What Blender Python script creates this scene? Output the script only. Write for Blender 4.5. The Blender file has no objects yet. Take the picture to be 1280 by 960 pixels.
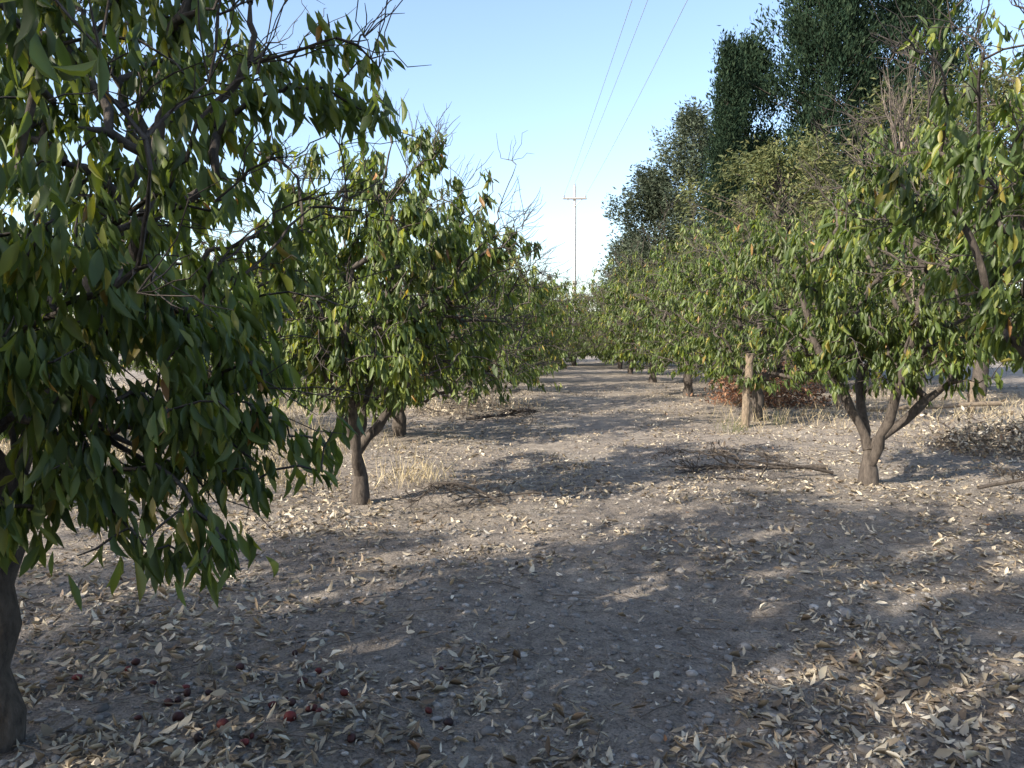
import bpy, math, numpy as np, bmesh
from mathutils import noise, Vector
R=np.random.RandomState
scene=bpy.context.scene
scene.view_settings.view_transform='Standard'
scene.view_settings.look='None'
scene.view_settings.exposure=0
def link(o,parent=None):
    scene.collection.objects.link(o)
    if parent: o.parent=parent
    return o
def nrm(a): return a/(np.linalg.norm(a,axis=-1,keepdims=True)+1e-9)
def hgt(x,y):
    return 0.03*np.sin(x*1.1+0.7*np.sin(y*.6))*np.cos(y*.8+.5)+0.018*np.sin(x*2.7+y*1.9)+0.012*np.sin(y*3.7-x*2.1+1)
def mk_mesh(name,V,F,mat,smooth=True):
    V=np.asarray(V,dtype=np.float32); F=np.asarray(F,dtype=np.int32)
    k=F.shape[1]; me=bpy.data.meshes.new(name)
    me.vertices.add(len(V)); me.vertices.foreach_set('co',V.ravel())
    me.loops.add(F.size); me.loops.foreach_set('vertex_index',F.ravel())
    me.polygons.add(len(F)); me.polygons.foreach_set('loop_start',np.arange(0,F.size,k,dtype=np.int32))
    me.update(calc_edges=True); me.validate()
    me.polygons.foreach_set('use_smooth',np.full(len(me.polygons),smooth))
    me.materials.append(mat); return me
# ---------------- materials
def newmat(name):
    m=bpy.data.materials.new(name); m.use_nodes=True
    nt=m.node_tree; b=nt.nodes['Principled BSDF']; return m,nt,b
def ramp(nt,stops,interp='LINEAR'):
    r=nt.nodes.new('ShaderNodeValToRGB'); r.color_ramp.interpolation=interp
    e=r.color_ramp.elements
    while len(e)<len(stops): e.new(0.5)
    for i,(p,c) in enumerate(stops):
        e[i].position=p; e[i].color=(*c,1)
    return r
def noise_n(nt,scale,detail=4,rough=.6,vec=None):
    n=nt.nodes.new('ShaderNodeTexNoise'); n.inputs['Scale'].default_value=scale
    n.inputs['Detail'].default_value=detail; n.inputs['Roughness'].default_value=rough
    if vec: nt.links.new(vec,n.inputs['Vector'])
    return n
def island_mat(name,stops,rough=.5,transl=0.0,tcol=None,noise_scale=1.2,spec=.5):
    m,nt,b=newmat(name); L=nt.links.new
    g=nt.nodes.new('ShaderNodeNewGeometry'); r=ramp(nt,stops); L(g.outputs['Random Per Island'],r.inputs[0])
    n=noise_n(nt,noise_scale,2,.5,g.outputs['Position'])
    mr=nt.nodes.new('ShaderNodeMapRange'); mr.inputs[1].default_value=.3; mr.inputs[2].default_value=.7
    mr.inputs[3].default_value=.7; mr.inputs[4].default_value=1.3; L(n.outputs['Fac'],mr.inputs[0])
    mx=nt.nodes.new('ShaderNodeVectorMath'); mx.operation='SCALE'; L(r.outputs[0],mx.inputs[0]); L(mr.outputs[0],mx.inputs['Scale'])
    L(mx.outputs[0],b.inputs['Base Color']); b.inputs['Roughness'].default_value=rough
    b.inputs['Specular IOR Level'].default_value=spec
    if transl>0:
        t=nt.nodes.new('ShaderNodeBsdfTranslucent'); ms=nt.nodes.new('ShaderNodeMixShader')
        mc=nt.nodes.new('ShaderNodeVectorMath'); mc.operation='MULTIPLY'; mc.inputs[1].default_value=tcol
        L(mx.outputs[0],mc.inputs[0]); L(mc.outputs[0],t.inputs['Color'])
        ms.inputs[0].default_value=transl
        L(b.outputs[0],ms.inputs[1]); L(t.outputs[0],ms.inputs[2]); L(ms.outputs[0],nt.nodes['Material Output'].inputs[0])
    return m
LEAF=island_mat('leaf',[(0,(.055,.085,.03)),(.35,(.085,.125,.037)),(.7,(.115,.16,.043)),(.88,(.165,.205,.047)),(.965,(.22,.24,.055)),(.99,(.30,.24,.06)),(1,(.30,.14,.06))],.48,.42,(1.9,1.75,.55))
CYP=island_mat('cypress_foliage',[(0,(.010,.022,.014)),(.5,(.018,.034,.021)),(1,(.036,.055,.031))],.85,.08,(1.2,1.3,.8),.6,.05)
FARM=island_mat('far_foliage',[(0,(.035,.05,.036)),(.5,(.055,.072,.05)),(1,(.09,.105,.07))],.8,.15,(1.2,1.3,.8),.2,.1)
OLIVE=island_mat('olive_foliage',[(0,(.055,.072,.03)),(.5,(.09,.105,.042)),(1,(.15,.15,.06))],.6,.25,(1.3,1.3,.8),.6,.2)
LITTER=island_mat('dry_leaf',[(0,(.14,.105,.075)),(.25,(.25,.20,.145)),(.6,(.41,.35,.26)),(.9,(.54,.48,.37)),(.98,(.66,.6,.49)),(1,(.24,.12,.06))],.75,.1,(1,.9,.7),1.5,.2)
STRAW=island_mat('dry_grass',[(0,(.30,.24,.14)),(1,(.52,.44,.28))],.7,.15,(1,.9,.7),1)
REDBR=island_mat('dead_foliage',[(0,(.11,.05,.03)),(.6,(.21,.10,.055)),(1,(.32,.19,.11))],.7,.2,(1.2,.9,.6),1)
STONE=island_mat('pebble',[(0,(.11,.10,.095)),(.5,(.19,.178,.165)),(.9,(.27,.25,.23)),(1,(.38,.35,.32))],.9,0,None,30,.15)
TWIG=island_mat('dead_twig',[(0,(.08,.065,.055)),(1,(.19,.16,.13))],.85,0,None,3,.2)
def bark(name,a,b_):
    m,nt,b=newmat(name); L=nt.links.new
    tc=nt.nodes.new('ShaderNodeTexCoord'); mp=nt.nodes.new('ShaderNodeMapping'); mp.inputs['Scale'].default_value=(1,1,.35)
    L(tc.outputs['Object'],mp.inputs[0])
    n=noise_n(nt,28,6,.7,mp.outputs[0]); r=ramp(nt,[(.3,a),(.7,b_)]); L(n.outputs['Fac'],r.inputs[0]); L(r.outputs[0],b.inputs['Base Color'])
    b.inputs['Roughness'].default_value=.9; b.inputs['Specular IOR Level'].default_value=.2
    bp=nt.nodes.new('ShaderNodeBump'); bp.inputs['Strength'].default_value=.8; bp.inputs['Distance'].default_value=.02
    L(n.outputs['Fac'],bp.inputs['Height']); L(bp.outputs[0],b.inputs['Normal']); return m
BARK=bark('bark',(.035,.03,.027),(.125,.105,.09))
WOOD=bark('weathered_wood',(.10,.08,.06),(.28,.22,.16))
CONC=bark('concrete',(.36,.35,.34),(.48,.46,.44))
DARKM=bark('wire_metal',(.25,.25,.25),(.3,.3,.3))
FRUIT=island_mat('rotten_fruit',[(0,(.018,.010,.010)),(.6,(.05,.015,.014)),(1,(.13,.02,.018))],.6,0,None,20,.3)
def ground_mat():
    m,nt,b=newmat('dry_soil'); L=nt.links.new
    g=nt.nodes.new('ShaderNodeNewGeometry'); P=g.outputs['Position']
    n1=noise_n(nt,.55,5,.6,P); n2=noise_n(nt,9,8,.72,P); n3=noise_n(nt,70,4,.7,P)
    r1=ramp(nt,[(.3,(.25,.215,.185)),(.5,(.315,.272,.232)),(.72,(.40,.35,.295))]); L(n1.outputs['Fac'],r1.inputs[0])
    r2=ramp(nt,[(.3,(.45,.44,.43)),(.52,(1,1,1)),(.75,(1.4,1.38,1.34))]); L(n2.outputs['Fac'],r2.inputs[0])
    mul=nt.nodes.new('ShaderNodeVectorMath'); mul.operation='MULTIPLY'; L(r1.outputs[0],mul.inputs[0]); L(r2.outputs[0],mul.inputs[1])
    r3=ramp(nt,[(.32,(.45,.45,.45)),(.5,(1,1,1)),(.7,(1.35,1.33,1.3))]); L(n3.outputs['Fac'],r3.inputs[0])
    mul2=nt.nodes.new('ShaderNodeVectorMath'); mul2.operation='MULTIPLY'; L(mul.outputs[0],mul2.inputs[0]); L(r3.outputs[0],mul2.inputs[1])
    col=mul2.outputs[0]
    for sc,thr in ((15,.27),(27,.3)):
        v=nt.nodes.new('ShaderNodeTexVoronoi'); v.inputs['Scale'].default_value=sc
        wn=noise_n(nt,7,2,.5,P); add=nt.nodes.new('ShaderNodeVectorMath'); add.operation='MULTIPLY_ADD'; add.inputs[1].default_value=(.3,.3,.3)
        L(wn.outputs['Color'],add.inputs[0]); L(P,add.inputs[2]); L(add.outputs[0],v.inputs['Vector'])
        lt=nt.nodes.new('ShaderNodeMath'); lt.operation='LESS_THAN'; lt.inputs[1].default_value=thr; L(v.outputs['Distance'],lt.inputs[0])
        sep=nt.nodes.new('ShaderNodeSeparateColor'); L(v.outputs['Color'],sep.inputs[0])
        gt=nt.nodes.new('ShaderNodeMath'); gt.operation='GREATER_THAN'; gt.inputs[1].default_value=.4; L(sep.outputs[0],gt.inputs[0])
        mm=nt.nodes.new('ShaderNodeMath'); mm.operation='MULTIPLY'; L(lt.outputs[0],mm.inputs[0]); L(gt.outputs[0],mm.inputs[1])
        nn=noise_n(nt,.9,3,.6,P); rr=ramp(nt,[(.38,(.1,.1,.1)),(.58,(.8,.8,.8))]); L(nn.outputs['Fac'],rr.inputs[0])
        m3=nt.nodes.new('ShaderNodeMath'); m3.operation='MULTIPLY'; L(mm.outputs[0],m3.inputs[0]); L(rr.outputs[0],m3.inputs[1])
        rc=ramp(nt,[(0,(.13,.10,.07)),(.5,(.34,.285,.205)),(1,(.54,.47,.355))]); L(sep.outputs[1],rc.inputs[0])
        mix=nt.nodes.new('ShaderNodeMixRGB'); L(m3.outputs[0],mix.inputs[0]); L(col,mix.inputs[1]); L(rc.outputs[0],mix.inputs[2]); col=mix.outputs[0]
    L(col,b.inputs['Base Color']); b.inputs['Roughness'].default_value=.95; b.inputs['Specular IOR Level'].default_value=.15
    s=nt.nodes.new('ShaderNodeMath'); s.operation='MULTIPLY_ADD'; s.inputs[1].default_value=.4; L(n3.outputs['Fac'],s.inputs[0]); L(n2.outputs['Fac'],s.inputs[2])
    bp=nt.nodes.new('ShaderNodeBump'); bp.inputs['Strength'].default_value=1; bp.inputs['Distance'].default_value=.07
    L(s.outputs[0],bp.inputs['Height']); L(bp.outputs[0],b.inputs['Normal']); return m
SOIL=ground_mat()
# ---------------- ground
def axis(lo,hi,step,far,grow=1.16):
    a=list(np.arange(lo,hi+1e-6,step)); s=step
    while a[-1]<far: s*=grow; a.append(a[-1]+s)
    s=step; f=[]; x=lo
    while x>-far: s*=grow; x-=s; f.append(x)
    return np.array(f[::-1]+a)
xs=axis(-7,7,.055,700); ys=axis(1.5,14,.055,900)
X,Y=np.meshgrid(xs,ys); Z=hgt(X,Y)*np.clip(1.6-np.hypot(X,Y)/40,0,1)
for i,j in np.argwhere((np.abs(X)<9)&(Y>1)&(Y<16)):
    p=Vector((X[i,j],Y[i,j],0)); Z[i,j]+=.016*noise.noise(p*5)+.011*noise.noise(p*13)
nx,ny=len(xs),len(ys)
V=np.stack([X.ravel(),Y.ravel(),Z.ravel()],1)
ii=(np.arange(ny-1)[:,None]*nx+np.arange(nx-1)[None]).ravel()
link(bpy.data.objects.new('ground',mk_mesh('ground',V,np.stack([ii,ii+1,ii+nx+1,ii+nx],1),SOIL)))
# ---------------- leaves
def leaf_geo(P,D,S,Ln,W,fold,curl,hi=False):
    st=[(0,0),(.2,.62),(.45,1),(.72,.72),(1,0)] if hi else ([(0,0),(.35,1),(.72,.7),(1,0)] if hi is not None else [(0,0),(.42,1),(1,0)])
    tv=[];rows=[]
    for u,w in st:
        if w==0: rows.append([len(tv)]); tv.append((u,0))
        else:
            rows.append([len(tv),len(tv)+1,len(tv)+2]); tv+= [(u,-w),(u,0),(u,w)]
    tf=[]
    for a,b in zip(rows[:-1],rows[1:]):
        if len(a)==1: tf+=[(a[0],b[1],b[0]),(a[0],b[2],b[1])]
        elif len(b)==1: tf+=[(a[0],a[1],b[0]),(a[1],a[2],b[0])]
        else:
            for k in (0,1): tf+=[(a[k],a[k+1],b[k+1]),(a[k],b[k+1],b[k])]
    tv=np.array(tv); tf=np.array(tf); n=len(P); N=np.cross(D,S)
    u=tv[:,0][None,:,None]; w=tv[:,1][None,:,None]
    Ln=Ln[:,None,None];W=W[:,None,None];fold=fold[:,None,None];curl=curl[:,None,None]
    V=P[:,None]+D[:,None]*Ln*u*(1-.25*np.abs(curl)*u)+S[:,None]*W*w*.5*(1-.35*np.abs(fold))+N[:,None]*(fold*W*np.abs(w)*.5+curl*Ln*u*u)
    F=tf[None]+(np.arange(n)*len(tv))[:,None,None]
    return V.reshape(-1,3),F.reshape(-1,3)
def tube(pts,rad,k,V,F,off):
    pts=np.asarray(pts); n=len(pts)
    t=nrm(np.gradient(pts,axis=0)); ref=np.array([.31,.17,.93]); ref=ref/np.linalg.norm(ref)
    if abs(t.mean(0)@ref)>.85: ref=np.array([.9,.3,-.1]);ref/=np.linalg.norm(ref)
    a=nrm(np.cross(t,ref)); b=np.cross(t,a)
    th=np.arange(k)*2*math.pi/k
    ring=pts[:,None]+rad[:,None,None]*(a[:,None]*np.cos(th)[None,:,None]+b[:,None]*np.sin(th)[None,:,None])
    V.append(ring.reshape(-1,3))
    i=np.arange(n-1)[:,None]*k; j=np.arange(k)[None]; j2=(j+1)%k
    F.append((off+np.stack([i+j,i+j2,i+k+j2,i+k+j],-1)).reshape(-1,4))
    return off+n*k
def build_tree(name,seed,limbs,crowns,ntar,nleaf,leafL=.125,hi=False,bare=.25,rtip=.0055,trunk_r=None,keep=None,zmin=.7,extra=()):
    rs=R(seed); pos=[];par=[];plen=[];chains=[]
    def add(p,pa):
        pos.append(np.array(p,float)); par.append(pa)
        plen.append(0 if pa<0 else plen[pa]+np.linalg.norm(pos[pa]-pos[-1])); return len(pos)-1
    def poly(start,pts):
        ch=[start] if start is not None else [add(pts[0],-1)]
        if start is None: pts=pts[1:]
        for q in pts:
            p0=pos[ch[-1]]; q=np.array(q,float); m=max(1,int(np.linalg.norm(q-p0)/.13))
            for s in range(1,m+1):
                ch.append(add(p0+(q-p0)*s/m+rs.normal(0,.013,3)*(s<m),ch[-1]))
        chains.append(ch); return ch
    t=poly(None,limbs[0]); first=len(pos)-1
    for l in limbs[1:]:
        if isinstance(l,tuple): poly(t[int(len(t)*l[0])-1],l[1])
        else: poly(first,l)
    T=[]
    off=rs.uniform(0,50,3)
    w=np.array([c[2] for c in crowns],float); w/=w.sum()
    while len(T)<ntar:
        c=crowns[rs.choice(len(crowns),p=w)]
        d=nrm(rs.normal(0,1,3)); r=rs.uniform(.12,1)**.45
        k=1+.38*noise.noise(Vector(d*2.2+off))
        p=np.array(c[0])+d*np.array(c[1])*r*k
        if noise.noise(Vector(p*1.5+off))<-.2 and r>.5: continue
        if p[2]<zmin: continue
        if keep is not None and not keep(p): continue
        isb=rs.rand()<bare
        if isb:
            if p[2]>c[0][2]: p=np.array(c[0])+d*np.array(c[1])*(k+rs.uniform(0.0,.2))
        T.append((p,isb))
    for p in extra: T.append((np.array(p,float),False))
    T.sort(key=lambda a:np.linalg.norm(a[0]-pos[first]))
    ends=[]
    for p,isb in T:
        A=np.array(pos[first:]); d=np.linalg.norm(A-p,axis=1)
        cost=d+.25*np.array(plen[first:])+.5*np.maximum(0,A[:,2]-p[2]-.1)
        s=first+int(np.argmin(cost)); p0=pos[s]; Ld=np.linalg.norm(p-p0)
        ctrl=(p0+p)/2+np.array([0,0,.22*Ld])+rs.normal(0,.1*Ld,3)
        m=max(3,int(Ld/.09)); ch=[s]
        for q in range(1,m+1):
            u=q/m; pp=(1-u)**2*p0+2*u*(1-u)*ctrl+u*u*p+rs.normal(0,.009,3)
            ch.append(add(pp,ch[-1]))
        chains.append(ch); ends.append((ch,isb))
        if isb:
            for _ in range(5):
                j=ch[rs.randint(1,len(ch))]; dd=nrm(nrm(p-np.array(crowns[0][0]))+rs.normal(0,.5,3)+np.array([0,0,.35])); c2=[j]; q0=pos[j]; l2=rs.uniform(.15,.4)
                for s2 in (1,2,3,4): c2.append(add(q0+dd*l2*s2/4+rs.normal(0,.012,3)*(s2/3),c2[-1]))
                chains.append(c2)
    n=len(pos); cnt=np.zeros(n)
    for ch,_ in ends: cnt[ch[-1]]+=1
    for i in range(n-1,0,-1): cnt[par[i]]+=cnt[i]
    rad=rtip*np.maximum(cnt,.25)**.44
    P=np.array(pos)
    tr=trunk_r or rad[0]; sc=tr/rad[0]
    big=np.clip((rad-.015)/.04,0,1); rad=rad*(1+(sc-1)*big)
    base=np.clip(1-P[:,2]/.3,0,1); rad=rad*(1+.3*base**2*(cnt>ntar*.5))
    rad=rad*(1+.12*np.sin(P[:,2]*17+P[:,0]*9)*(rad>.03))
    V=[];F=[];o=0
    for ch in chains:
        r=rad[ch].copy(); r[0]=min(r[0],r[1]*1.15) if ch[0]!=0 else r[0]
        r[-1]*=.5
        o=tube(P[ch],r,10 if r.max()>.03 else (6 if r.max()>.012 else 3),V,F,o)
    wood=mk_mesh(name+'_wood',np.concatenate(V),np.concatenate(F),BARK)
    LP=[];LD=[]
    c0=np.array(crowns[0][0])
    for ch,isb in ends:
        if isb: continue
        m=rs.poisson(nleaf)
        q=P[ch]; k=len(q)
        u=(1-rs.uniform(0,1,m)**1.5*min(1,.5/max(.1,.09*k)))*(k-1)
        i=np.minimum(u.astype(int),k-2); f=(u-i)[:,None]
        pp=q[i]*(1-f)+q[i+1]*f+rs.normal(0,.035,(m,3))
        out=nrm((q[-1]-c0)*np.array([1,1,.4]))
        dd=np.array([0,0,-1.0])+out*rs.uniform(0,.5,(m,1))+rs.normal(0,.28,(m,3))
        LP.append(pp);LD.append(dd)
    LP=np.concatenate(LP);LD=nrm(np.concatenate(LD));m=len(LP)
    S=nrm(np.cross(LD,rs.normal(0,1,(m,3))))
    Ln=leafL*rs.uniform(.55,1.3,m)
    V,F=leaf_geo(LP,LD,S,Ln,Ln*rs.uniform(.30,.44,m),rs.uniform(.3,1.3,m),rs.uniform(-.35,.35,m),hi)
    return wood,mk_mesh(name+'_leaves',V,F,LEAF)
def place(meshes,x,y,rot=0,s=1.0,name='orange_tree',sz=None,dz=.03):
    e=link(bpy.data.objects.new(name,None)); e.location=(x,y,float(hgt(x,y))*(y<30)-dz); e.rotation_euler=(0,0,rot); e.scale=(s,s,sz or s)
    for nm,me in zip(('trunk_and_branches','leaves'),meshes): link(bpy.data.objects.new(nm,me),e)
    return e
rx=R(123)
ex=[(.93+rx.normal(0,.09),-.6+rx.normal(0,.12),rx.uniform(.88,1.15)) for _ in range(8)]+[(.9+rx.normal(0,.2),.1+rx.normal(0,.2),rx.uniform(1.05,1.4)) for _ in range(18)]+[(.5+rx.normal(0,.13),-.45+rx.normal(0,.15),rx.uniform(.95,1.3)) for _ in range(12)]+[(1.15+rx.normal(0,.16),.7+rx.normal(0,.25),rx.uniform(2.5,3.0)) for _ in range(10)]+[(.6+rx.normal(0,.25),-.6+rx.normal(0,.12),rx.uniform(1.35,1.95)) for _ in range(26)]
AX,AY=-1.97,2.88
A=build_tree('t_a',11,[[(0,0,0),(.01,.02,.5),(.02,.05,1.0)],[(.25,.1,1.5),(.55,.1,2.0),(.65,.2,2.6)],[(-.4,.2,1.6),(-.7,.3,2.3)],[(.1,.5,1.7),(.3,.7,2.5),(.2,.7,3.2)],[(.1,-.3,1.5),(.3,-.4,2.0)]],
   [((.1,.15,2.15),(1.2,1.2,1.15),2.2),((.2,.5,3.3),(1.1,1.1,.9),1.4),((.5,-.1,1.5),(.7,.7,.5),.8)],600,18,.108,True,.25,rtip=.0043,trunk_r=.058,keep=lambda p:np.linalg.norm(p+np.array([AX,AY,-1.6]))>1.3 and not (p[2]<1.3 and p[0]<.3 and p[1]<.3),extra=ex)
place(A,AX,AY)
B=build_tree('t_b',5,[[(0,0,0),(.01,.0,.3),(-.02,0,.55)],[(-.18,.05,.9),(-.34,.1,1.35),(-.6,.1,1.9),(-.7,.1,2.5)],[(.2,-.05,.8),(.42,0,1.15),(.75,.1,1.7),(1.0,.1,2.3)],[(.05,.4,1.3),(.1,.8,2.0)],(.9,[(0,-.3,1.0),(.0,-.6,1.7),(.1,-.7,2.3)])],
   [((.2,.1,2.2),(1.5,1.45,1.1),2),((.35,.1,2.95),(1.1,1.0,.75),.8),((.15,-.2,1.5),(1.35,1.2,.5),.8)],680,18,.135,False,.28,rtip=.005,trunk_r=.08,zmin=1.05)
place(B,-1.52,7.6)
C=build_tree('t_c',8,[[(0,0,0),(.0,.0,.2),(-.01,0,.42)],[(-.12,0,.7),(-.26,.05,1.0),(-.6,.1,1.6),(-.8,.1,2.3)],[(.22,0,.62),(.5,-.05,.88),(.85,0,1.15),(1.2,0,1.9)],[(.05,.4,1.1),(.2,.8,2.0)],(.9,[(.1,-.3,.9),(.1,-.7,1.7),(.2,-.7,2.3)])],
   [((.3,.1,2.4),(1.75,1.5,1.25),2),((.8,.1,3.4),(1.2,1.2,.85),.9),((.2,-.1,1.6),(1.55,1.3,.55),.8)],740,18,.13,False,.22,rtip=.005,trunk_r=.095,zmin=.98)
place(C,3.98,8.5)
Dt=build_tree('t_d',21,[[(0,0,0),(-.1,.0,.6),(-.15,0,.9)],[(-.6,.1,1.25),(-1.1,.1,1.9),(-1.3,.1,2.5)],[(.5,0,1.3),(.8,-.05,2)],[(-.2,.5,1.5),(-.3,.8,2.2)],[(-.3,-.4,1.6),(-.7,-.5,2.3)]],
   [((-.25,.1,2.5),(1.55,1.4,1.1),2),((-.1,.1,3.5),(1.3,1.2,.8),.8)],600,19,.115,True,.24,rtip=.0048,trunk_r=.1,zmin=1.3)
place(Dt,4.05,4.7)
gen=[]
for k,sd in enumerate((31,47,66)):
    rs=R(sd); a0=rs.uniform(0,6)
    limbs=[[(0,0,0),(.02,.02,.4),(0,.03,.7)]]
    for q in range(4):
        a=a0+q*1.57+rs.uniform(-.3,.3); c,s=math.cos(a),math.sin(a)
        limbs.append([(.35*c,.35*s,1.1),(.85*c,.85*s,1.75),(1.2*c,1.2*s,2.6)])
    gen.append(build_tree('t_g%d'%k,sd,limbs,[((0,0,2.3),(2.3,2.3,1.5),2),((rs.uniform(-.5,.5),rs.uniform(-.5,.5),3.3),(1.4,1.4,.95),.7),((0,0,1.25),(2.2,2.2,.6),1.1)],840,15,.155,None,.24,trunk_r=.11,zmin=.58))
rs=R(3)
L0=lambda y:-2.1+.08*y
R0=lambda y:3.3+.08*y
for i,(y,s) in enumerate([(12.6,1.0),(18,1.03),(23.5,1.08),(29,1.1),(35,1.12),(41,1.15),(48,1.2),(-2.2,1.0)]):
    place(gen[i%3],L0(y)-(.75 if 0<y<13 else .25),y,rs.uniform(0,6),s,dz=.25 if y>10 else .03)
for i,(x,y,s) in enumerate([(5.0,15.6,1.05),(R0(21.9),21.9,1.17),(R0(29)-.3,29,1.2),(R0(36)-.6,36,1.2),(R0(43)-.7,43,1.25),(3.1,-3,1)]):
    place(gen[(i+1)%3],x,y,rs.uniform(0,6),s,dz=.3 if y>30 else .03)
place(gen[0],3.9,48,1.,1.4,dz=.5); place(gen[1],.8,54,2.,1.2,dz=.4); place(gen[2],7.5,54,2.,1.3,dz=.4); place(gen[0],3.6,60,3.,1.2,dz=.4)
for i,y in enumerate([0,6,12,18.5,25,32,40,50]):
    place(gen[i%3],-8.6+.08*y+rs.uniform(-.3,.3),y+rs.uniform(-.5,.5),rs.uniform(0,6),rs.uniform(.85,1.0))
for i,y in enumerate([9,20,31]):
    place(gen[(i+2)%3],-15+.08*y+rs.uniform(-.3,.3),y,rs.uniform(0,6),rs.uniform(.85,1.05))
for i,(x,y) in enumerate([(14,24),(17.5,20),(12.5,31)]):
    place(gen[i%3],x,y,rs.uniform(0,6),1.1)
# unseen tall trees, added behind the viewer to shade the foreground
for i,(x,y,s,z) in enumerate([(-6.9,-3.5,1.8,2.5),(-7.5,-9,1.8,2.4),(-13.5,-5.5,2.3,2.6),(-3.2,-6.5,1.4,2.0)]):
    place(gen[i%3],x,y,rs.uniform(0,6),s,'added_shade_tree',z)
# ---------------- conifers
def conifer(name,seed,H,Rm,ntip,nfl,shape,mat,fl=.17,x=0,y=0,tname='cypress_tree',z0=.6,trunk=.2,up=1.2,amp=.45,cs=None,ns=.7):
    rs=R(seed); V=[];F=[];o=0
    tz=np.linspace(0,H*.93,14); o=tube(np.stack([.1*np.sin(tz),.1*np.cos(tz*.7),tz],1),trunk*(1-tz/H*.9),8,V,F,o)
    tips=[]
    while len(tips)<ntip:
        z=z0+(H-z0)*rs.uniform(0,1)**.85; a=rs.uniform(0,2*math.pi); t=(z-z0)/(H-z0)
        nv=noise.noise(Vector((math.cos(a)*1.3,math.sin(a)*1.3,z*ns+seed)))
        r=Rm*shape(t)*(1+amp*nv)*rs.uniform(.35,1.05)
        p=(r*math.cos(a),r*math.sin(a),z)
        if noise.noise(Vector(p)*.9+Vector((seed,0,0)))<-.25 and Rm>1.2: continue
        tips.append(p)
        if len(tips)%3==0: o=tube(np.array([(0,0,max(.3,z-.5*r-.3)),(r*.5*math.cos(a),r*.5*math.sin(a),z-.25*r),p]),np.array([.03,.02,.006]),4,V,F,o)
    e=link(bpy.data.objects.new(tname,None)); e.location=(x,y,0)
    link(bpy.data.objects.new('trunk_and_branches',mk_mesh(name+'w',np.concatenate(V),np.concatenate(F),BARK)),e)
    T=np.repeat(np.array(tips),nfl,0); n=len(T)
    c_=cs or min(.42,.22+Rm*.06)
    P=T+rs.normal(0,1,(n,3))*np.array([c_*.6,c_*.6,c_])
    out=nrm(T*np.array([1,1,0])+1e-3); D=nrm(out*.7+np.array([0,0,up])+rs.normal(0,.6,(n,3)))
    S=nrm(np.cross(D,rs.normal(0,1,(n,3)))); Ln=fl*rs.uniform(.5,1.5,n)
    Vv,Ff=leaf_geo(P,D,S,Ln,Ln*.36,rs.uniform(0,.6,n),rs.uniform(-.2,.2,n),None)
    link(bpy.data.objects.new('foliage',mk_mesh(name+'f',Vv,Ff,mat,False)),e)
spind=lambda t:(min(1,t*5+.3))*(1-t)**.5
wide=lambda t:(min(1,t*2.5+.35))*(1-t)**.42
conifer('c1',1,12.7,.95,330,85,spind,CYP,.15,8.25,30)
conifer('c2',2,16.8,3.6,1100,85,wide,CYP,.18,12.3,30.5,amp=.8,ns=.9,cs=.33)
conifer('c9',12,13.8,2.3,520,80,wide,CYP,.18,10.0,33,amp=.8,ns=.9,cs=.3)
conifer('c3',3,18.8,3.6,950,85,wide,CYP,.18,16.2,32,amp=.8,ns=.9,cs=.33)
conifer('c4',4,14.8,3.0,420,75,wide,FARM,.23,10.6,46,'pine_tree',up=.2,amp=1.3,ns=.8)
conifer('c5',5,11.6,3.2,420,70,wide,FARM,.23,8.6,47,'pine_tree',up=.2,amp=1.3,ns=.8)
conifer('c6',6,8.6,2.6,340,70,wide,FARM,.23,8.0,52,'pine_tree',up=.2,amp=1.0,ns=.8)
rnd=lambda t:math.sqrt(max(0,1-(2*t-1)**2))*.9+.1
conifer('c7',7,7.6,3.0,340,60,rnd,OLIVE,.16,8.6,25,'olive_tree',z0=1.6,up=-.3,amp=1.1,cs=.3,ns=.6)
conifer('c8',8,8.2,3.0,340,60,rnd,OLIVE,.16,12.2,20,'olive_tree',z0=2.0,up=-.3,amp=1.1,cs=.3,ns=.6)
def bare_tree(x,y,H,seed):
    rs=R(seed); V=[];F=[];o=0
    def rec(p,d,L_,r,lev,o):
        n=7; pts=[p]; dd=d
        for i in range(n): dd=nrm(dd+rs.normal(0,.09,3)+np.array([0,0,.07])); pts.append(pts[-1]+dd*L_/n)
        o=tube(np.array(pts),np.linspace(r,r*.5,n+1),7 if lev<2 else 3,V,F,o)
        if lev<4:
            for k in range(4 if lev else 5):
                i=rs.randint(3,n+1); o=rec(pts[i],nrm(dd+rs.normal(0,.3,3)),L_*rs.uniform(.45,.7),r*.48,lev+1,o)
        return o
    rec(np.zeros(3),np.array([0,0,1.]),H*.42,.12,0,0)
    ob=link(bpy.data.objects.new('bare_tree',mk_mesh('bare_tree',np.concatenate(V),np.concatenate(F),TWIG))); ob.location=(x,y,0)
bare_tree(8.4,15.8,8.2,9)
# distant tree mass
rs=R(77); n=300; a=np.linspace(-1.25,1.25,n)+rs.normal(0,.01,n); d=rs.uniform(85,130,n)
C0=np.stack([d*np.sin(a)+4,d*np.cos(a)],1); hh=rs.uniform(2.2,5.0,n)*(1+.5*np.sin(a*9))
T=np.repeat(np.c_[C0,hh],110,0); dirs=nrm(rs.normal(0,1,(len(T),3))); P=dirs*np.c_[T[:,2]*.9,T[:,2]*.9,T[:,2]*.55]*rs.uniform(.6,1,(len(T),1)); P[:,:2]+=T[:,:2]; P[:,2]+=T[:,2]*.55
D=nrm(rs.normal(0,1,P.shape)); S=nrm(np.cross(D,rs.normal(0,1,P.shape))); Ln=rs.uniform(.5,1.1,len(P))
V,F=leaf_geo(P,D,S,Ln,Ln*.6,Ln*0,Ln*0,None); link(bpy.data.objects.new('distant_trees',mk_mesh('distant_trees',V,F,FARM)))
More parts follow.
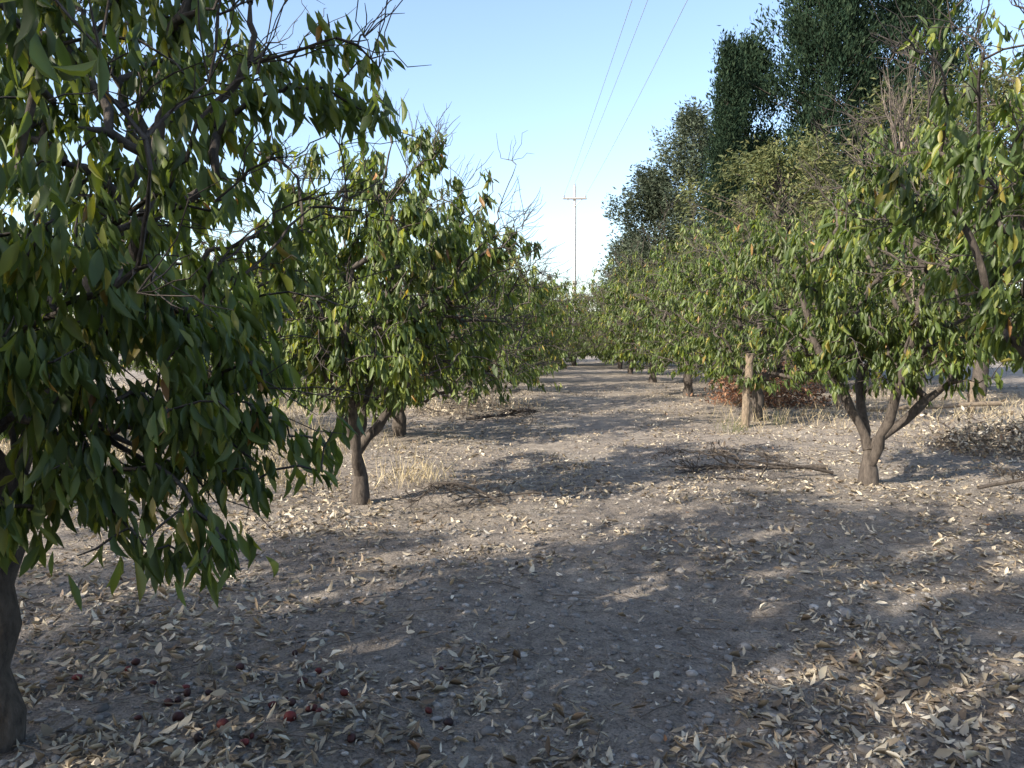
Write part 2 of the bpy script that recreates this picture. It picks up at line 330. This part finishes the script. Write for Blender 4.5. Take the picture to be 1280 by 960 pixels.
# ---------------- litter
rs=R(9); n=240000
y=1.6+26*rs.uniform(0,1,n)**1.8; x=rs.uniform(-1,1,n)*(.78*y+2.0)
dens=np.array([noise.noise(Vector((a*.8,b*.8,3)))+.8*noise.noise(Vector((a*3,b*3,7))) for a,b in zip(x,y)])
pc=np.exp(-((x-.45-.08*y)/.9)**2)
prob=np.clip(.52+1.4*dens-.34*pc,.05,1)
k=rs.uniform(0,1,n)<prob*.64
x,y=x[k],y[k]; n=len(x)
def detail(x,y):
    return np.array([.016*noise.noise(Vector((a,b,0))*5)+.011*noise.noise(Vector((a,b,0))*13) if abs(a)<9 and 1<b<16 else 0 for a,b in zip(x,y)])
fade=np.clip(1.6-np.hypot(x,y)/40,0,1)
P=np.c_[x,y,hgt(x,y)*fade+detail(x,y)+rs.uniform(.002,.022,n)]
a=rs.uniform(0,6.283,n); D=nrm(np.c_[np.cos(a),np.sin(a),rs.normal(0,.25,n)])
S=nrm(np.cross(D,nrm(np.c_[rs.normal(0,.5,n),rs.normal(0,.5,n),np.ones(n)])))
Ln=.02+.068*rs.uniform(0,1,n)**1.2
V,F=leaf_geo(P,D,S,Ln,Ln*rs.uniform(.24,.6,n),rs.uniform(-1.6,1.6,n),rs.uniform(-.6,.6,n))
link(bpy.data.objects.new('leaf_litter',mk_mesh('leaf_litter',V,F,LITTER)))
# pebbles
def ico(s):
    bm=bmesh.new(); bmesh.ops.create_icosphere(bm,subdivisions=s,radius=1); v=np.array([v.co[:] for v in bm.verts]); f=np.array([[v.index for v in f.verts] for f in bm.faces]); bm.free(); return v,f
iv,itf=ico(1); iv2,itf2=ico(2)
def blobs(x,y,r,sq,iv,itf,jit,rs,sink=.25):
    n=len(x); sc=rs.uniform(.65,1.35,(n,1,3)); sc[:,:,2]*=sq
    a=rs.uniform(0,6.28,n); V=iv[None]*(1+rs.uniform(-jit,jit,(n,len(iv),1)))*sc*r[:,None,None]
    c,s=np.cos(a)[:,None],np.sin(a)[:,None]; vx=V[...,0]*c-V[...,1]*s; vy=V[...,0]*s+V[...,1]*c
    z=hgt(x,y)+detail(x,y)+r*sq*(1-sink*2)*.8
    V=np.stack([vx+x[:,None],vy+y[:,None],V[...,2]+z[:,None]],-1)
    return V.reshape(-1,3),(itf[None]+(np.arange(n)*len(iv))[:,None,None]).reshape(-1,3)
n=26000; y=1.7+10*rs.uniform(0,1,n)**1.5; x=rs.uniform(-1,1,n)*(.78*y+1.5); r=.004+.022*rs.uniform(0,1,n)**3.6
V,F=blobs(x,y,r,.6,iv,itf,.2,rs,.35); link(bpy.data.objects.new('gravel',mk_mesh('gravel',V,F,STONE,False)))
n=420; y=2+8*rs.uniform(0,1,n)**1.4; x=.4+.06*y+rs.normal(0,1.1,n); r=.012+.022*rs.uniform(0,1,n)**2
V,F=blobs(x,y,r,.6,iv2,itf2,.09,rs,.4); link(bpy.data.objects.new('stones',mk_mesh('stones',V,F,STONE,True)))
n=34; x=rs.normal(-1.1,.45,n); y=rs.normal(3.25,.33,n); r=rs.uniform(.014,.024,n)
V,F=blobs(x,y,r,.85,iv2,itf2,.07,rs,0); link(bpy.data.objects.new('fallen_fruit',mk_mesh('fallen_fruit',V,F,FRUIT)))
def curvy(rs,p,dirn,Ls,n,wob):
    pts=[np.array(p,float)]; d=np.array(dirn,float)
    for i in range(n): d=nrm(d+rs.normal(0,wob,3)*np.array([1,1,.5])); pts.append(pts[-1]+d*Ls/n)
    return np.array(pts)
V=[];F=[];o=0
for i in range(1500):
    y=1.8+12*rs.uniform()**1.3; x=rs.uniform(-1,1)*(.78*y+1); a=rs.uniform(0,6.28); L_=rs.uniform(.06,.4)
    p=curvy(rs,(x,y,0),(math.cos(a),math.sin(a),0),L_,5,.2); p[:,2]=hgt(p[:,0],p[:,1])+.018+np.linspace(0,rs.uniform(0,.02),6)
    o=tube(p,np.linspace(1,.4,6)*rs.uniform(.0015,.004),4,V,F,o)
link(bpy.data.objects.new('fallen_twigs',mk_mesh('fallen_twigs',np.concatenate(V),np.concatenate(F),TWIG)))
def dead_branch(name,x,y,ang,Lm,seed,r0=.022,lift=.12):
    rs=R(seed); V=[];F=[];o=0
    def rec(p,d,Ls,r,lev,o):
        pts=curvy(rs,p,d,Ls,9,.2); g=hgt(pts[:,0]+x,pts[:,1]+y)
        pts[:,2]=np.minimum(np.maximum(pts[:,2],g+r*.8),g+lift*2.2+rs.uniform(-.03,.03,10))
        o=tube(pts,np.linspace(r,r*.35,10),6 if lev==0 else 4,V,F,o)
        if lev<3:
            for k in range(6 if lev<2 else 3):
                i=rs.randint(2,9); dd=pts[i]-pts[i-1]; dd=nrm(nrm(dd)+rs.normal(0,.65,3)*np.array([1,1,.6])+np.array([0,0,.15])); o=rec(pts[i],dd,Ls*rs.uniform(.3,.6),r*.5,lev+1,o)
        return o
    rec((0,0,.05),(math.cos(ang),math.sin(ang),.14),Lm,r0,0,0)
    ob=link(bpy.data.objects.new(name,mk_mesh(name,np.concatenate(V),np.concatenate(F),BARK))); ob.location=(x,y,.0)
dead_branch('fallen_branch',3.85,9.3,math.pi-.05,1.5,4,.03,.15)
dead_branch('fallen_branch',3.75,8.9,math.pi+.1,1.7,14,.022,.15)
dead_branch('fallen_branch',-.1,7.3,math.pi-.1,.9,5,.015)
dead_branch('fallen_branch',.3,7.7,math.pi+.3,.9,15,.014)
dead_branch('fallen_branch',4.9,8.0,-.1,1.6,6,.022)
dead_branch('fallen_branch',-.9,15,.2,1.6,7,.03)
def brush(name,x,y,rx,ry,h,n,mat,seed,leaves=0,lmat=None):
    rs=R(seed);V=[];F=[];o=0
    e=link(bpy.data.objects.new(name,None)); e.location=(x,y,0); LP=[]
    for i in range(n):
        a=rs.uniform(0,6.28); q=math.sqrt(rs.uniform()); px,py=q*rx*math.cos(a),q*ry*math.sin(a)
        z=rs.uniform(0,h)*(1-q*q)**.5; a2=rs.uniform(0,6.28)
        p=curvy(rs,(px,py,z+.02),(math.cos(a2),math.sin(a2),rs.uniform(-.2,.5)),rs.uniform(.3,.9)*min(1.2,rx),7,.22); p[:,2]=np.maximum(p[:,2],.01)
        o=tube(p,np.linspace(1,.3,8)*rs.uniform(.003,.009),4,V,F,o); LP.append(p)
    link(bpy.data.objects.new('twigs',mk_mesh(name+'t',np.concatenate(V),np.concatenate(F),mat)),e)
    if leaves:
        Q=np.concatenate(LP); Q=Q[rs.randint(0,len(Q),leaves)]+rs.normal(0,.05,(leaves,3)); Q[:,2]=np.abs(Q[:,2]); D=nrm(rs.normal(0,1,Q.shape)); S=nrm(np.cross(D,rs.normal(0,1,Q.shape))); Ln=rs.uniform(.06,.13,leaves)
        v,f=leaf_geo(Q,D,S,Ln,Ln*.4,Ln*3,Ln*2); link(bpy.data.objects.new('dry_leaves',mk_mesh(name+'l',v,f,lmat)),e)
brush('brush_pile',7.5,11.2,1.2,1.0,.3,300,TWIG,1,2200,LITTER)
brush('dead_shrub',6.3,18.8,1.3,.9,1.35,420,TWIG,2,5200,REDBR)
brush('brush_pile',-.9,16.2,1.2,.8,.4,160,TWIG,3,400,LITTER)
def grass(name,pts,mat,seed,hmax):
    rs=R(seed);P=[];
    for (x,y,r,n) in pts:
        P.append(np.c_[rs.normal(x,r,n),rs.normal(y,r,n)])
    P=np.concatenate(P); P=np.c_[P,hgt(P[:,0],P[:,1])]; n=len(P)
    D=nrm(np.c_[rs.normal(0,.45,n),rs.normal(0,.45,n),np.ones(n)]); S=nrm(np.cross(D,rs.normal(0,1,D.shape))); Ln=rs.uniform(.3,1,n)*hmax
    v,f=leaf_geo(P,D,S,Ln,np.full(n,.007),Ln*0,rs.uniform(-.5,.5,n)); link(bpy.data.objects.new(name,mk_mesh(name,v,f,mat)))
grass('dry_grass',[(-1.1,8.6,.22,160),(-2.9,8.4,.4,300),(-3.4,9.0,.5,350),(-2.4,10.6,.5,200),(-.5,18,.8,300),(5.5,15.5,1,300),(-5,13,1.2,2200),(-6,10,1.2,1800),(-5,18,1.5,2200),(-9,24,3,3500),(9,16,2,900),(12,17,2,900)],STRAW,3,.4)
grass('green_weeds',[(3.7,12.9,.12,40),(4.0,13.6,.15,45),(4.9,14.2,.1,30)],OLIVE,4,.4)
def post(x,y,h,r,lean,seed,name='wooden_post'):
    rs=R(seed); V=[];F=[]; m=9
    z=np.linspace(-.1,h,m); pts=np.c_[lean[0]*z+rs.normal(0,.008,m),lean[1]*z+rs.normal(0,.008,m),z]
    rr=r*(1+rs.uniform(-.09,.09,m)); pts=np.r_[pts,[pts[-1]+[0,0,.006]],[pts[-1]+[0,0,.008]]]; rr=np.r_[rr,r*.85,.001]
    tube(pts,rr,12,V,F,0); o=link(bpy.data.objects.new(name,mk_mesh(name,V[0],F[0],WOOD,False))); o.location=(x,y,0); return o
post(10.2,17,.7,.08,(.02,0),1); post(9.3,17.4,.75,.07,(-.06,0),2); post(7.6,17.8,.8,.06,(0,0),4)
post(4.3,14.1,1.35,.075,(.05,0),6)
r_=post(8.9,17.2,3.4,.05,(0,0),5,'wooden_log'); r_.rotation_euler=(0,math.radians(88),.1); r_.location=(7.3,16.4,.1)
def upole(x,y,H=11.6):
    e=link(bpy.data.objects.new('utility_pole',None)); e.location=(x,y,0); c=H-.85
    V=[];F=[]; tube(np.array([(0,0,-.3),(0,0,3),(0,0,7),(0,0,H),(0,0,H+.01)]),np.array([.17,.145,.12,.09,.001]),4,V,F,0)
    link(bpy.data.objects.new('shaft',mk_mesh('shaft',np.concatenate(V),np.concatenate(F),CONC,False)),e)
    V=[];F=[]; o=tube(np.array([(-.78,-.12,c),(-.775,-.12,c),(0,-.12,c),(.775,-.12,c),(.78,-.12,c)]),np.array([.001,.065,.075,.065,.001]),4,V,F,0)
    for sx in (-.5,.5): o=tube(np.array([(sx,-.1,c-.02),(0,-.1,c-.5)]),np.array([.025,.025]),6,V,F,o)
    link(bpy.data.objects.new('crossarm',mk_mesh('crossarm',np.concatenate(V),np.concatenate(F),CONC,False)),e)
    V=[];F=[];o=0
    for dx,z in ((-.7,c+.06),(0,H),(.7,c+.06)):
        zz=np.array([0,.03,.05,.08,.10,.13,.15,.17])+z; o=tube(np.c_[np.full(8,dx),np.full(8,-.12*(dx!=0)),zz],np.array([.02,.05,.06,.03,.055,.055,.03,.005]),10,V,F,o)
    link(bpy.data.objects.new('insulators',mk_mesh('insulators',np.concatenate(V),np.concatenate(F),DARKM)),e)
upole(4.07,50.5); upole(3.3,-20)
V=[];F=[];o=0
for dx,z in ((-.7,10.97),(0,11.77),(.7,10.97)):
    t=np.linspace(0,1,40); o=tube(np.c_[4.07+dx-.77*t,50.4-70.5*t,z-.8*4*t*(1-t)],np.full(40,.008),5,V,F,o)
link(bpy.data.objects.new('power_lines',mk_mesh('power_lines',np.concatenate(V),np.concatenate(F),DARKM)))
# ---------------- light
elev=math.radians(31)
dx,dy=.80,.60
w=bpy.data.worlds.new('World'); scene.world=w; w.use_nodes=True; nt=w.node_tree
sky=nt.nodes.new('ShaderNodeTexSky'); sky.sky_type='NISHITA'; sky.sun_disc=False
sky.sun_elevation=elev; sky.sun_rotation=math.atan2(-dx,-dy); sky.air_density=1.0; sky.dust_density=1.8; sky.ozone_density=1.2
bg=nt.nodes['Background']; nt.links.new(sky.outputs[0],bg.inputs[0]); bg.inputs[1].default_value=.35
sd=bpy.data.lights.new('sun','SUN'); sd.energy=10; sd.angle=math.radians(.5); sd.color=(1,.91,.77)
so=link(bpy.data.objects.new('sun',sd))
so.rotation_euler=Vector((dx*math.cos(elev),dy*math.cos(elev),-math.sin(elev))).to_track_quat('-Z','Y').to_euler()
# ---------------- camera
cd=bpy.data.cameras.new('camera'); cam=link(bpy.data.objects.new('camera',cd)); cam.location=(0,0,1.6)
cam.rotation_euler=(math.radians(90-3.28),0,0); cd.sensor_width=36; cd.lens=27; cd.clip_start=.05; cd.clip_end=3000
scene.camera=cam
